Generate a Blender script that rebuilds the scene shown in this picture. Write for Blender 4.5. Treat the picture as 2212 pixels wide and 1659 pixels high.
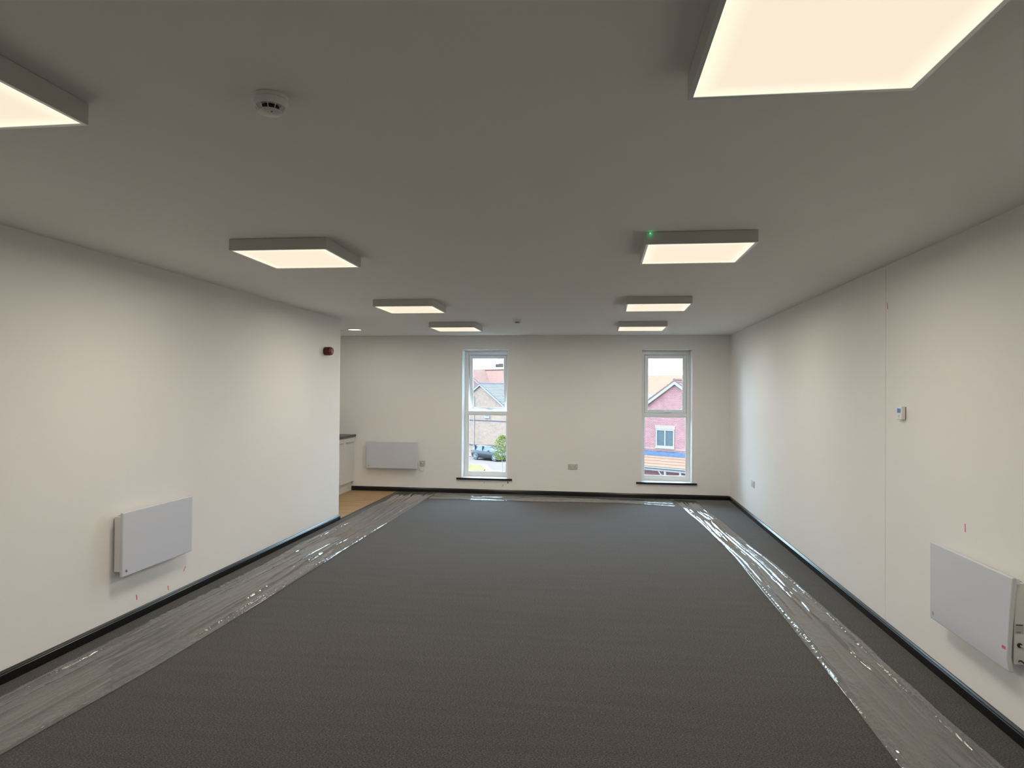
import bpy, bmesh, math, random
import numpy as np
from mathutils import Vector, Matrix

# ------------------------------------------------------------------ scene
for o in list(bpy.data.objects): bpy.data.objects.remove(o)
S = bpy.context.scene
COL = S.collection
IW, IH = 2212.0, 1659.0
F_PX = 1461.76; YAW, PITCH, ROLL = 0.13064, 0.01162, 0.00768
CAM_H = 1.624
XL, XR, YB, ZC, YN = -3.256, 1.955, 10.649, 2.519, -1.9   # room: left, right, far, ceiling, near
YE = 8.163            # where the left wall stops at the kitchen recess
XK = -4.63            # recess left wall
GZ = -5.3             # street level outside

cd = bpy.data.cameras.new('camera'); cam = bpy.data.objects.new('camera', cd); COL.objects.link(cam)
cd.sensor_width = 36.0; cd.lens = F_PX / IW * 36.0; cd.clip_start = 0.05; cd.clip_end = 500
fw = Vector((-math.sin(YAW)*math.cos(PITCH), math.cos(YAW)*math.cos(PITCH), math.sin(PITCH)))
rt = Vector((math.cos(YAW), math.sin(YAW), 0)); up = rt.cross(fw)
r2 = rt*math.cos(ROLL) + up*math.sin(ROLL); u2 = -rt*math.sin(ROLL) + up*math.cos(ROLL)
M = Matrix((r2, u2, -fw)).transposed().to_4x4(); M.translation = (0, 0, CAM_H)
cam.matrix_world = M
S.camera = cam

W = bpy.data.worlds.new('world'); S.world = W; W.use_nodes = True
bg = W.node_tree.nodes['Background']; bg.inputs[0].default_value = (0.52, 0.76, 1.0, 1); bg.inputs[1].default_value = 20.0
sl = bpy.data.lights.new('sun', 'SUN'); sl.energy = 25.0; sl.angle = 0.0093; sl.color = (1.0, 0.96, 0.9)
so = bpy.data.objects.new('sun', sl); COL.objects.link(so)
so.rotation_euler = Vector((0.75, -0.40, -1.0)).to_track_quat('-Z', 'Y').to_euler()
so.location = (-20, 30, 25)
PANEL_W = 18.5
vs = S.view_settings
vs.view_transform = 'Standard'; vs.look = 'None'; vs.gamma = 1.0; vs.use_curve_mapping = False; vs.exposure = 0.0

random.seed(7)
# ------------------------------------------------------------------ helpers
MATS = {}
def mat(name, col=(.8, .8, .8), rough=.6, metal=0., emit=None, es=1., noise=0., nscale=20., bump=0., bscale=200., spec=.5, coat=0.):
    if name in MATS: return MATS[name]
    m = bpy.data.materials.new(name); m.use_nodes = True; MATS[name] = m
    nt = m.node_tree; b = nt.nodes['Principled BSDF']
    b.inputs['Base Color'].default_value = (*col, 1); b.inputs['Roughness'].default_value = rough
    b.inputs['Metallic'].default_value = metal; b.inputs['Specular IOR Level'].default_value = spec
    b.inputs['Coat Weight'].default_value = coat
    if emit:
        b.inputs['Emission Color'].default_value = (*emit, 1); b.inputs['Emission Strength'].default_value = es
    tc = nt.nodes.new('ShaderNodeTexCoord')
    if noise:
        n = nt.nodes.new('ShaderNodeTexNoise'); n.inputs['Scale'].default_value = nscale; n.inputs['Detail'].default_value = 4
        r = nt.nodes.new('ShaderNodeMapRange'); r.inputs[3].default_value = 1-noise; r.inputs[4].default_value = 1+noise
        mx = nt.nodes.new('ShaderNodeMix'); mx.data_type = 'RGBA'; mx.blend_type = 'MULTIPLY'; mx.inputs[0].default_value = 1
        mx.inputs[6].default_value = (*col, 1)
        nt.links.new(tc.outputs['Object'], n.inputs['Vector']); nt.links.new(n.outputs['Fac'], r.inputs[0])
        nt.links.new(r.outputs[0], mx.inputs[7]); nt.links.new(mx.outputs[2], b.inputs['Base Color'])
    if bump:
        n2 = nt.nodes.new('ShaderNodeTexNoise'); n2.inputs['Scale'].default_value = bscale; n2.inputs['Detail'].default_value = 3
        bp = nt.nodes.new('ShaderNodeBump'); bp.inputs['Strength'].default_value = bump; bp.inputs['Distance'].default_value = .002
        nt.links.new(tc.outputs['Object'], n2.inputs['Vector']); nt.links.new(n2.outputs['Fac'], bp.inputs['Height'])
        nt.links.new(bp.outputs[0], b.inputs['Normal'])
    return m

class MB:
    """collects geometry for ONE mesh object"""
    def __init__(s): s.v = []; s.f = []
    def add(s, vs_, fs_):
        k = len(s.v); s.v += [tuple(p) for p in vs_]; s.f += [tuple(i+k for i in f) for f in fs_]; return s
    def box(s, a, b):
        x0, y0, z0 = [min(p, q) for p, q in zip(a, b)]; x1, y1, z1 = [max(p, q) for p, q in zip(a, b)]
        return s.add([(x0,y0,z0),(x1,y0,z0),(x1,y1,z0),(x0,y1,z0),(x0,y0,z1),(x1,y0,z1),(x1,y1,z1),(x0,y1,z1)],
                     [(0,3,2,1),(4,5,6,7),(0,1,5,4),(1,2,6,5),(2,3,7,6),(3,0,4,7)])
    def prism(s, poly, axis, a, b):
        """poly: 2d points in the plane of the two other axes (cyclic order), extruded along axis from a to b"""
        n = len(poly); pts = []
        for t in (a, b):
            for (p, q) in poly:
                pts.append({0: (t, p, q), 1: (q, t, p), 2: (p, q, t)}[axis])
        fs_ = [tuple(range(n))[::-1], tuple(range(n, 2*n))] + [(i, (i+1) % n, n+(i+1) % n, n+i) for i in range(n)]
        return s.add(pts, fs_)
    def tube(s, pts, r, n=8, cap=True):
        pts = [Vector(p) for p in pts]; rs = r if isinstance(r, (list, tuple)) else [r]*len(pts)
        k = len(s.v); ring = []
        d0 = (pts[1]-pts[0]).normalized(); ref = Vector((0,0,1)) if abs(d0.z) < .9 else Vector((1,0,0))
        for i, p in enumerate(pts):
            d = (pts[min(i+1, len(pts)-1)]-pts[max(i-1, 0)]).normalized()
            a = d.cross(ref).normalized(); b = a.cross(d).normalized()
            for j in range(n):
                t = 2*math.pi*j/n; q = p + (a*math.cos(t)+b*math.sin(t))*rs[i]; s.v.append(tuple(q))
        for i in range(len(pts)-1):
            for j in range(n):
                s.f.append((k+i*n+j, k+i*n+(j+1) % n, k+(i+1)*n+(j+1) % n, k+(i+1)*n+j))
        if cap:
            s.f.append(tuple(k+j for j in range(n))[::-1]); s.f.append(tuple(k+(len(pts)-1)*n+j for j in range(n)))
        return s
    def lathe(s, prof, n=32, c=(0,0,0), axis='z'):
        """prof: (r, h) list"""
        k = len(s.v)
        for (r, h) in prof:
            for j in range(n):
                t = 2*math.pi*j/n; x, y, z = r*math.cos(t), r*math.sin(t), h
                if axis == 'x': x, y, z = z, x, y
                if axis == 'y': x, y, z = y, z, x
                s.v.append((c[0]+x, c[1]+y, c[2]+z))
        for i in range(len(prof)-1):
            for j in range(n):
                s.f.append((k+i*n+j, k+i*n+(j+1) % n, k+(i+1)*n+(j+1) % n, k+(i+1)*n+j))
        s.f.append(tuple(k+j for j in range(n))[::-1]); s.f.append(tuple(k+(len(prof)-1)*n+j for j in range(n)))
        return s
    def frame(s, x0, x1, z0, z1, w, y0, y1, wb=None, wt=None):
        """rectangular frame in the xz plane"""
        wb = w if wb is None else wb; wt = w if wt is None else wt
        s.box((x0,y0,z0),(x0+w,y1,z1)); s.box((x1-w,y0,z0),(x1,y1,z1))
        s.box((x0+w,y0,z0),(x1-w,y1,z0+wb)); s.box((x0+w,y0,z1-wt),(x1-w,y1,z1)); return s
    def build(s, name, m, parent=None, smooth=False, bevel=0., loc=None, seg=2):
        me = bpy.data.meshes.new(name); me.from_pydata(s.v, [], s.f); me.update()
        bm = bmesh.new(); bm.from_mesh(me); bmesh.ops.recalc_face_normals(bm, faces=bm.faces); bm.to_mesh(me); bm.free()
        me.materials.append(m)
        o = bpy.data.objects.new(name, me); COL.objects.link(o)
        if parent: o.parent = parent
        if loc: o.location = loc
        if smooth or bevel: 
            for p in me.polygons: p.use_smooth = True
        if bevel:
            md = o.modifiers.new('bevel', 'BEVEL'); md.width = bevel; md.segments = seg; md.limit_method = 'ANGLE'; md.angle_limit = .7
            md.harden_normals = True
        elif smooth:
            me.set_sharp_from_angle(angle=math.radians(38))
        return o

def tag(o, label, cat=None, group=None, kind=None):
    o['label'] = label
    if cat: o['category'] = cat
    if group: o['group'] = group
    if kind: o['kind'] = kind
    return o
def empty(name, loc=(0,0,0), rz=0.):
    o = bpy.data.objects.new(name, None); COL.objects.link(o); o.location = loc; o.rotation_euler = (0,0,rz)
    o.empty_display_size = .1; return o
def struct(o, label): return tag(o, label, kind='structure')

# ------------------------------------------------------------------ materials
M_wall = mat('wall_paint', (.84,.83,.805), .75, bump=.06, bscale=350)
M_ceil = mat('ceiling_paint', (.88,.875,.855), .85, bump=.04, bscale=250)
M_black = mat('black_gloss_paint', (.006,.0065,.0075), .22, noise=.15, nscale=30)
M_upvc = mat('white_upvc', (.87,.89,.89), .3)
M_fix = mat('white_powder_coat', (.52,.52,.50), .4)
M_trim = mat('satin_aluminium_trim', (.62,.63,.65), .3, .5)
M_white = mat('white_plastic', (.78,.78,.77), .35)
M_heat = mat('pale_grey_heater_steel', (.62,.64,.71), .45, noise=.02, nscale=60)
M_dark = mat('dark_plastic', (.02,.02,.02), .5)
M_seal = mat('black_rubber_gasket', (.03,.035,.035), .7)

def carpet_mat():
    m = bpy.data.materials.new('charcoal_carpet'); m.use_nodes = True; nt = m.node_tree; b = nt.nodes['Principled BSDF']
    b.inputs['Roughness'].default_value = .95; b.inputs['Specular IOR Level'].default_value = .05
    b.inputs['Sheen Weight'].default_value = .23; b.inputs['Sheen Roughness'].default_value = .5
    tc = nt.nodes.new('ShaderNodeTexCoord'); mp = nt.nodes.new('ShaderNodeMapping'); mp.inputs['Scale'].default_value = (105, 210, 105)
    n = nt.nodes.new('ShaderNodeTexNoise'); n.inputs['Scale'].default_value = 1.; n.inputs['Detail'].default_value = 3; n.inputs['Roughness'].default_value = .7
    cr = nt.nodes.new('ShaderNodeValToRGB'); e = cr.color_ramp.elements
    e[0].position = .37; e[0].color = (.009,.0082,.0075,1); e[1].position = .65; e[1].color = (.128,.115,.104,1)
    e2 = e.new(.5); e2.color = (.042,.0375,.034,1)
    mp2 = nt.nodes.new('ShaderNodeMapping'); mp2.inputs['Scale'].default_value = (1.2, 14, 1)
    n2 = nt.nodes.new('ShaderNodeTexNoise'); n2.inputs['Scale'].default_value = 1.; n2.inputs['Detail'].default_value = 5
    r = nt.nodes.new('ShaderNodeMapRange'); r.inputs[1].default_value = .3; r.inputs[2].default_value = .7; r.inputs[3].default_value = .88; r.inputs[4].default_value = 1.1
    mx = nt.nodes.new('ShaderNodeMix'); mx.data_type = 'RGBA'; mx.blend_type = 'MULTIPLY'; mx.inputs[0].default_value = 1
    bp = nt.nodes.new('ShaderNodeBump'); bp.inputs['Strength'].default_value = .2; bp.inputs['Distance'].default_value = .004
    L = nt.links.new
    L(tc.outputs['Object'], mp.inputs[0]); L(mp.outputs[0], n.inputs[0]); L(n.outputs['Fac'], cr.inputs[0])
    L(tc.outputs['Object'], mp2.inputs[0]); L(mp2.outputs[0], n2.inputs[0]); L(n2.outputs['Fac'], r.inputs[0])
    L(cr.outputs[0], mx.inputs[6]); L(r.outputs[0], mx.inputs[7]); L(mx.outputs[2], b.inputs['Base Color'])
    L(n.outputs['Fac'], bp.inputs['Height']); L(bp.outputs[0], b.inputs['Normal'])
    return m
def wood_mat():
    m = bpy.data.materials.new('beech_effect_vinyl'); m.use_nodes = True; nt = m.node_tree; b = nt.nodes['Principled BSDF']
    b.inputs['Roughness'].default_value = .5
    tc = nt.nodes.new('ShaderNodeTexCoord'); mp = nt.nodes.new('ShaderNodeMapping'); mp.inputs['Scale'].default_value = (2.5, 18, 1)
    n = nt.nodes.new('ShaderNodeTexNoise'); n.inputs['Scale'].default_value = 1.; n.inputs['Detail'].default_value = 6
    cr = nt.nodes.new('ShaderNodeValToRGB'); e = cr.color_ramp.elements
    e[0].position = .3; e[0].color = (.33,.205,.095,1); e[1].position = .7; e[1].color = (.47,.32,.165,1)
    L = nt.links.new; L(tc.outputs['Object'], mp.inputs[0]); L(mp.outputs[0], n.inputs[0]); L(n.outputs['Fac'], cr.inputs[0]); L(cr.outputs[0], b.inputs['Base Color'])
    return m
def glass_mat(name='clear_window_glass', tint=(.96,.985,.98), refl=1.0):
    m = bpy.data.materials.new(name); m.use_nodes = True; nt = m.node_tree; nt.nodes.clear()
    out = nt.nodes.new('ShaderNodeOutputMaterial'); tr = nt.nodes.new('ShaderNodeBsdfTransparent'); tr.inputs[0].default_value = (*tint, 1)
    gl = nt.nodes.new('ShaderNodeBsdfGlossy'); gl.inputs['Roughness'].default_value = .01; fr = nt.nodes.new('ShaderNodeFresnel'); fr.inputs[0].default_value = 1.45
    mx = nt.nodes.new('ShaderNodeMixShader'); L = nt.links.new
    L(fr.outputs[0], mx.inputs[0]); L(tr.outputs[0], mx.inputs[1]); L(gl.outputs[0], mx.inputs[2]); L(mx.outputs[0], out.inputs[0])
    return m
def film_mat():
    m = bpy.data.materials.new('clear_polythene_film'); m.use_nodes = True; nt = m.node_tree; nt.nodes.clear()
    out = nt.nodes.new('ShaderNodeOutputMaterial'); tr = nt.nodes.new('ShaderNodeBsdfTransparent'); tr.inputs[0].default_value = (.93,.93,.93,1)
    df = nt.nodes.new('ShaderNodeBsdfDiffuse'); df.inputs[0].default_value = (.75,.76,.77,1)
    m1 = nt.nodes.new('ShaderNodeMixShader'); m1.inputs[0].default_value = .17
    gl = nt.nodes.new('ShaderNodeBsdfGlossy'); gl.inputs['Roughness'].default_value = .065
    fr = nt.nodes.new('ShaderNodeFresnel'); fr.inputs[0].default_value = 1.5
    mu = nt.nodes.new('ShaderNodeMath'); mu.operation = 'MULTIPLY'; mu.inputs[1].default_value = 1.3; mu.use_clamp = True
    m2 = nt.nodes.new('ShaderNodeMixShader'); L = nt.links.new
    L(tr.outputs[0], m1.inputs[1]); L(df.outputs[0], m1.inputs[2]); L(fr.outputs[0], mu.inputs[0]); L(mu.outputs[0], m2.inputs[0])
    L(m1.outputs[0], m2.inputs[1]); L(gl.outputs[0], m2.inputs[2]); L(m2.outputs[0], out.inputs[0])
    return m
def diffuser_mat():
    """edge-lit panel: the rim is brighter than the middle"""
    m = bpy.data.materials.new('lit_opal_diffuser'); m.use_nodes = True; nt = m.node_tree; b = nt.nodes['Principled BSDF']
    b.inputs['Base Color'].default_value = (.2,.2,.19,1); b.inputs['Roughness'].default_value = .5; b.inputs['Specular IOR Level'].default_value = .1
    tc = nt.nodes.new('ShaderNodeTexCoord'); sp = nt.nodes.new('ShaderNodeSeparateXYZ'); L = nt.links.new
    L(tc.outputs['Object'], sp.inputs[0]); ab = []
    for k in (0, 1):
        a = nt.nodes.new('ShaderNodeMath'); a.operation = 'ABSOLUTE'; L(sp.outputs[k], a.inputs[0]); ab.append(a)
    mxn = nt.nodes.new('ShaderNodeMath'); mxn.operation = 'MAXIMUM'; L(ab[0].outputs[0], mxn.inputs[0]); L(ab[1].outputs[0], mxn.inputs[1])
    cr = nt.nodes.new('ShaderNodeValToRGB'); r = nt.nodes.new('ShaderNodeMapRange'); r.inputs[1].default_value = .2; r.inputs[2].default_value = .29
    L(mxn.outputs[0], r.inputs[0]); L(r.outputs[0], cr.inputs[0]); e = cr.color_ramp.elements
    e[0].position = .25; e[0].color = (.93,.80,.63,1); e[1].position = .9; e[1].color = (1.0,.98,.76,1)
    L(cr.outputs[0], b.inputs['Emission Color']); b.inputs['Emission Strength'].default_value = 1.0
    return m
def brick_mat(name, c1, c2, mortar, sc=1.):
    m = bpy.data.materials.new(name); m.use_nodes = True; nt = m.node_tree; b = nt.nodes['Principled BSDF']; b.inputs['Roughness'].default_value = .9; b.inputs['Specular IOR Level'].default_value = 0.
    tc = nt.nodes.new('ShaderNodeTexCoord'); sp = nt.nodes.new('ShaderNodeSeparateXYZ'); ad = nt.nodes.new('ShaderNodeMath'); cb = nt.nodes.new('ShaderNodeCombineXYZ')
    br = nt.nodes.new('ShaderNodeTexBrick'); br.inputs['Color1'].default_value = (*c1,1); br.inputs['Color2'].default_value = (*c2,1); br.inputs['Mortar'].default_value = (*mortar,1)
    br.inputs['Scale'].default_value = 1.; br.inputs['Brick Width'].default_value = .225*sc; br.inputs['Row Height'].default_value = .075*sc; br.inputs['Mortar Size'].default_value = .007*sc
    br.inputs['Bias'].default_value = -.1
    n = nt.nodes.new('ShaderNodeTexNoise'); n.inputs['Scale'].default_value = 3.; n.inputs['Detail'].default_value = 5
    r = nt.nodes.new('ShaderNodeMapRange'); r.inputs[3].default_value = .75; r.inputs[4].default_value = 1.25
    mx = nt.nodes.new('ShaderNodeMix'); mx.data_type = 'RGBA'; mx.blend_type = 'MULTIPLY'; mx.inputs[0].default_value = 1; L = nt.links.new
    L(tc.outputs['Object'], sp.inputs[0]); L(sp.outputs[0], ad.inputs[0]); L(sp.outputs[1], ad.inputs[1]); L(ad.outputs[0], cb.inputs[0]); L(sp.outputs[2], cb.inputs[1])
    L(cb.outputs[0], br.inputs['Vector']); L(cb.outputs[0], n.inputs['Vector']); L(n.outputs['Fac'], r.inputs[0]); L(br.outputs['Color'], mx.inputs[6]); L(r.outputs[0], mx.inputs[7]); L(mx.outputs[2], b.inputs['Base Color'])
    return m
M_carpet = carpet_mat(); M_vinyl = wood_mat(); M_glass = glass_mat(); M_film = film_mat(); M_diff = diffuser_mat()

# ------------------------------------------------------------------ room shell
T = .36                                   # far wall thickness
W1 = (-2.203, -1.462); W2 = (.628, 1.388); WZ = (.246, 2.294)
b = MB().box((XL+.004, YN, -.2), (XR, YB, 0)).box((XL-.12, YN, -.2), (XL+.004, YE, 0))
struct(b.build('floor', M_carpet), 'charcoal flecked carpet covering the long room')
struct(MB().box((XK, YE, -.2), (XL-.002, YB, -.0005)).build('floor', M_vinyl), 'beech effect vinyl floor in the kitchen recess')
struct(MB().box((XL-.010, YE+.02, -.002), (XL+.008, YB-.02, .003)).build('trim_1', mat('dark_threshold', (.05,.045,.04), .5)), 'dark threshold strip between vinyl and carpet')
struct(MB().box((XK-.2, YN-.2, ZC), (XR+.2, YB+T, ZC+.25)).build('ceiling', M_ceil), 'matt white painted ceiling')
# left wall with its return into the kitchen recess
wl = struct(MB().box((XL-.12, YN, 0), (XL, YE, ZC)).box((XK, YE-.12, 0), (XL-.12, YE, ZC)).build('wall_left', M_wall), 'white wall on the left that stops at the kitchen recess')
struct(MB().box((XK-.12, YE-.12, 0), (XK, YB, ZC)).build('wall_recess', M_wall), 'white side wall inside the kitchen recess')
struct(MB().box((XL-.12, YN-.15, 0), (XR+.15, YN, ZC)).build('wall_near', M_wall), 'white wall behind the viewpoint')
# right wall: two boarded runs with a hairline joint between them
YJ = 4.983
wr = MB().box((XR, YN, 0), (XR+.15, YJ-.0035, ZC)).box((XR, YJ+.0035, 0), (XR+.15, YB, ZC)).box((XR+.006, YJ-.02, 0), (XR+.14, YJ+.02, ZC)).build('wall_right', M_wall)
struct(wr, 'white wall on the right with a vertical hairline joint')
# far wall with two openings
b = MB()
x0, x1 = XK-.12, XR+.15
b.box((x0,YB,0), (W1[0],YB+T,ZC)).box((W1[1],YB,0), (W2[0],YB+T,ZC)).box((W2[1],YB,0), (x1,YB+T,ZC))
for w in (W1, W2): b.box((w[0],YB,0), (w[1],YB+T,WZ[0]-.03)).box((w[0],YB,WZ[1]), (w[1],YB+T,ZC))
wf = struct(b.build('wall_far', M_wall), 'white end wall with two tall narrow windows')

# baseboards: black gloss, moulded top
SK = .070
prof = [(0,0),(.018,0),(.018,.050),(.0145,.054),(.0145,.059),(.010,.064),(.008,SK),(0,SK)]
b = MB().prism([(z, XL+d) for d, z in prof], 1, YN, YE+.018)
b.box((XL-.10, YE, 0), (XL+.010, YE+.018, SK-.003))
struct(b.build('baseboard_left', M_black, bevel=.0015), 'black gloss skirting along the left wall')
struct(MB().prism([(z, XR-d) for d, z in prof], 1, YN, YB).build('baseboard_right', M_black, bevel=.0015), 'black gloss skirting along the right wall')
struct(MB().prism([(YB-d, z) for d, z in prof], 0, -4.03, XR-.018).build('baseboard_far', M_black, bevel=.0015), 'black gloss skirting along the window wall')

# ------------------------------------------------------------------ windows
YF = YB+.25                     # inner face of the frames
def sticker_mat():
    m = bpy.data.materials.new('pale_blue_grey_sticker'); m.use_nodes = True; nt = m.node_tree; nt.nodes.clear()
    out = nt.nodes.new('ShaderNodeOutputMaterial'); df = nt.nodes.new('ShaderNodeBsdfDiffuse'); df.inputs[0].default_value = (.62,.72,.74,1)
    tr = nt.nodes.new('ShaderNodeBsdfTransparent'); mx = nt.nodes.new('ShaderNodeMixShader'); mx.inputs[0].default_value = .014
    L = nt.links.new; L(df.outputs[0], mx.inputs[1]); L(tr.outputs[0], mx.inputs[2]); L(mx.outputs[0], out.inputs[0]); return m
M_sill = mat('black_sill_board', (.008,.008,.009), .3)
M_reveal = mat('white_reveal_paint', (.82,.83,.84), .6)
def window(name, wx, zt, openang, label):
    x0, x1 = wx; z0, z1 = WZ
    root = struct(empty(name, ((x0+x1)/2, YF, z0)), label)
    P = lambda o: setattr(o, 'matrix_parent_inverse', root.matrix_world.inverted()) or o
    root.matrix_world = Matrix.Translation(root.location)
    def part(mb, nm, m, par=None, bevel=.003):
        o = mb.build(nm, m, bevel=bevel); o.parent = par or root
        o.matrix_parent_inverse = (par or root).matrix_world.inverted(); return o
    fr = MB().frame(x0, x1, z0, z1, .054, YF, YF+.07, wb=.068, wt=.066)
    fr.box((x0+.054,YF,1.249), (x1-.054,YF+.07,1.304))
    fr.frame(x0+.054, x1-.054, z0+.068, 1.249, .010, YF+.012, YF+.03)
    part(fr, 'window_frame', M_upvc)
    part(MB().box((x0+.06,YF+.034,z0+.072), (x1-.06,YF+.038,1.245)), 'pane', M_glass, bevel=0)
    part(MB().box((x0+.17,YF-.014,z1-.030), (x1-.17,YF,z1-.012)).box((x0+.18,YF-.018,z1-.027), (x1-.18,YF-.013,z1-.023)), 'trickle_vent', M_upvc)
    part(MB().box((x0-.005,YB,z0-.03), (x1+.005,YF+.06,z0)), 'window_reveal_board', M_reveal, bevel=0)
    part(MB().box((x0-.08,YB-.030,z0-.028), (x1+.075,YB+.004,z0+.001)), 'window_sill', M_sill, bevel=.004)
    # top hung sash, hinged at the top edge
    sx0, sx1, sz0, sz1 = x0+.058, x1-.058, 1.308, z1-.070
    sash = MB().frame(sx0, sx1, sz0, sz1, .050, YF-.004, YF+.062)
    sash.frame(sx0+.050, sx1-.050, sz0+.050, sz1-.050, .008, YF+.010, YF+.03)
    so_ = sash.build('sash', M_upvc, bevel=.004); bpy.context.view_layer.update()
    gk = MB().frame(sx0-.003, sx1+.003, sz0-.003, sz1+.004, .006, YF+.02, YF+.055).build('gasket', M_seal)
    pn = MB().box((sx0+.052,YF+.03,sz0+.052), (sx1-.052,YF+.034,sz1-.052)).build('pane', M_glass)
    xm = (sx0+sx1)/2
    hd = MB().box((xm-.03,YF-.014,sz0+.012), (xm+.03,YF-.004,sz0+.038)).prism([(xm-.016,sz0+.012),(xm+.008,sz0+.004),(xm+.085,sz0+.040),(xm+.08,sz0+.052),(xm-.01,sz0+.034)][::-1] and [(YF-.036, sz0+.014),(YF-.014, sz0+.010),(YF-.014, sz0+.034),(YF-.036,sz0+.030)], 0, xm-.015, xm+.095).build('handle', M_upvc, bevel=.003)
    kids = [gk, pn, hd]
    if openang:
        sx = x1-.062-.052
        st = MB().box((sx-.128,YF+.0275,2.024), (sx-.006,YF+.0296,2.082)).box((sx-.140,YF+.0275,2.024),(sx-.128,YF+.0296,2.078)).box((sx-.09,YF+.0275,2.082),(sx-.006,YF+.0296,2.090)).build('glass_label', sticker_mat())
        st['label'] = 'pale blue-grey sticker on the glass'
        kids.append(st)
        ay = MB().box((sx0+.01, YF+.055, sz0+.02), (sx0+.022, YF+.062, sz0+.35)).build('stay_arm', M_trim); kids.append(ay)
    so_.parent = root; so_.matrix_parent_inverse = root.matrix_world.inverted()
    for k in kids:
        k.parent = so_
    if openang:
        piv = Vector((0, YF+.06, sz1))
        R = Matrix.Translation(piv) @ Matrix.Rotation(openang, 4, 'X') @ Matrix.Translation(-piv)
        so_.matrix_basis = R
    return root
window('window_1', W1, 0, math.radians(7.0), 'tall white window with its top sash ajar, black car outside')
window('window_2', W2, 0, 0, 'tall white window with closed top sash, red brick gable outside')

# ------------------------------------------------------------------ ceiling light panels
def light_panel(x, y, rz, label, led=False):
    t = tag(empty('ceiling_light', (x, y, ZC), rz), label, 'ceiling light', 'square surface mounted light panels')
    h = .067; s = .3
    b = MB()
    b.box((-s,-s,-h), (s,-s+.006,-.003)).box((-s,s-.006,-h), (s,s,-.003)).box((-s,-s+.006,-h), (-s+.006,s-.006,-.003)).box((s-.006,-s+.006,-h), (s,s-.006,-.003)).box((-s+.006,-s+.006,-.02),(s-.006,s-.006,0))
    b.build('housing', M_fix, t)
    tr = MB(); w = .013
    for a, c in (((-s,-s),(s,-s+w)), ((-s,s-w),(s,s)), ((-s,-s+w),(-s+w,s-w)), ((s-w,-s+w),(s,s-w))):
        tr.box((a[0],a[1],-h-.003), (c[0],c[1],-h))
    tr.build('trim_frame', M_trim, t, bevel=.001)
    q = s-w
    MB().box((-q,-q,-h-.0005), (q,q,-h+.004)).build('diffuser', M_diff, t)
    ld = bpy.data.lights.new('panel_light', 'AREA'); ld.shape = 'SQUARE'; ld.size = 2*q-.01; ld.energy = PANEL_W; ld.color = (1.0, .91, .77)
    lo = bpy.data.objects.new('panel_light', ld); COL.objects.link(lo); lo.parent = t; lo.location = (0,0,-h-.004)
    if led:
        l = MB().lathe([(.002,0),(.003,.002),(.003,.007),(.002,.008)], 12, (-s+.022,-s-.004,-.014)).build('indicator_led', mat('green_led', (.02,.3,.12), .3, emit=(.05,1.,.35), es=1.5), t)
        l['label'] = 'glowing green indicator'
        gl = bpy.data.lights.new('led_light', 'POINT'); gl.energy = .0035; gl.color = (.05,1.,.35); gl.shadow_soft_size = .006
        go = bpy.data.objects.new('led_light', gl); COL.objects.link(go); go.parent = t; go.location = (-s+.024,-s-.016,-.016)
    return t
light_panel(-1.8986, 1.6204, 0, 'square light panel nearest the camera, cut by the left edge')
light_panel(.5413, 1.6466, .0126, 'largest square light panel, cut by the top edge on the right')
light_panel(-1.897, 4.0548, .0153, 'square light panel second along the left row')
light_panel(.5441, 4.113, .0005, 'square light panel with a green indicator on its corner', True)
light_panel(-1.9213, 6.685, .0082, 'square light panel third along the left row')
light_panel(.5341, 6.675, -.0075, 'square light panel third along the right row')
light_panel(-1.9168, 8.8449, .0055, 'square light panel at the window end of the left row')
light_panel(.5133, 8.8792, .0053, 'square light panel at the window end of the right row')

# recessed round downlight and a round valve in the recess ceiling
def round_ceiling(name, x, y, r, label, cat, lit):
    t = tag(empty(name, (x,y,ZC)), label, cat)
    MB().lathe([(r,0),(r,-.004),(r-.012,-.007),(r-.014,0)], 40).build('rim', M_white, t, smooth=True)
    if lit:
        MB().lathe([(r-.014,0),(r-.014,-.005),(.01,-.0055)], 40).build('lens', mat('lit_downlight_lens', (.8,.8,.8), .5, emit=(1.,.97,.92), es=2.2), t)
        ld = bpy.data.lights.new('downlight_lamp', 'AREA'); ld.shape = 'DISK'; ld.size = 2*r-.04; ld.energy = 6.0; ld.color = (1.,.93,.82)
        lo = bpy.data.objects.new('downlight_lamp', ld); COL.objects.link(lo); lo.parent = t; lo.location = (0,0,-.009)
    else:
        MB().lathe([(r-.03,-.002),(r-.032,-.016),(.02,-.02)], 40).build('disc', M_white, t, smooth=True)
round_ceiling('downlight', -3.57, 9.49, .105, 'round lit downlight in the recess ceiling', 'downlight', True)
round_ceiling('ceiling_valve', -3.885, 9.57, .10, 'round white valve half hidden behind the left wall corner', 'vent', False)

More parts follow.
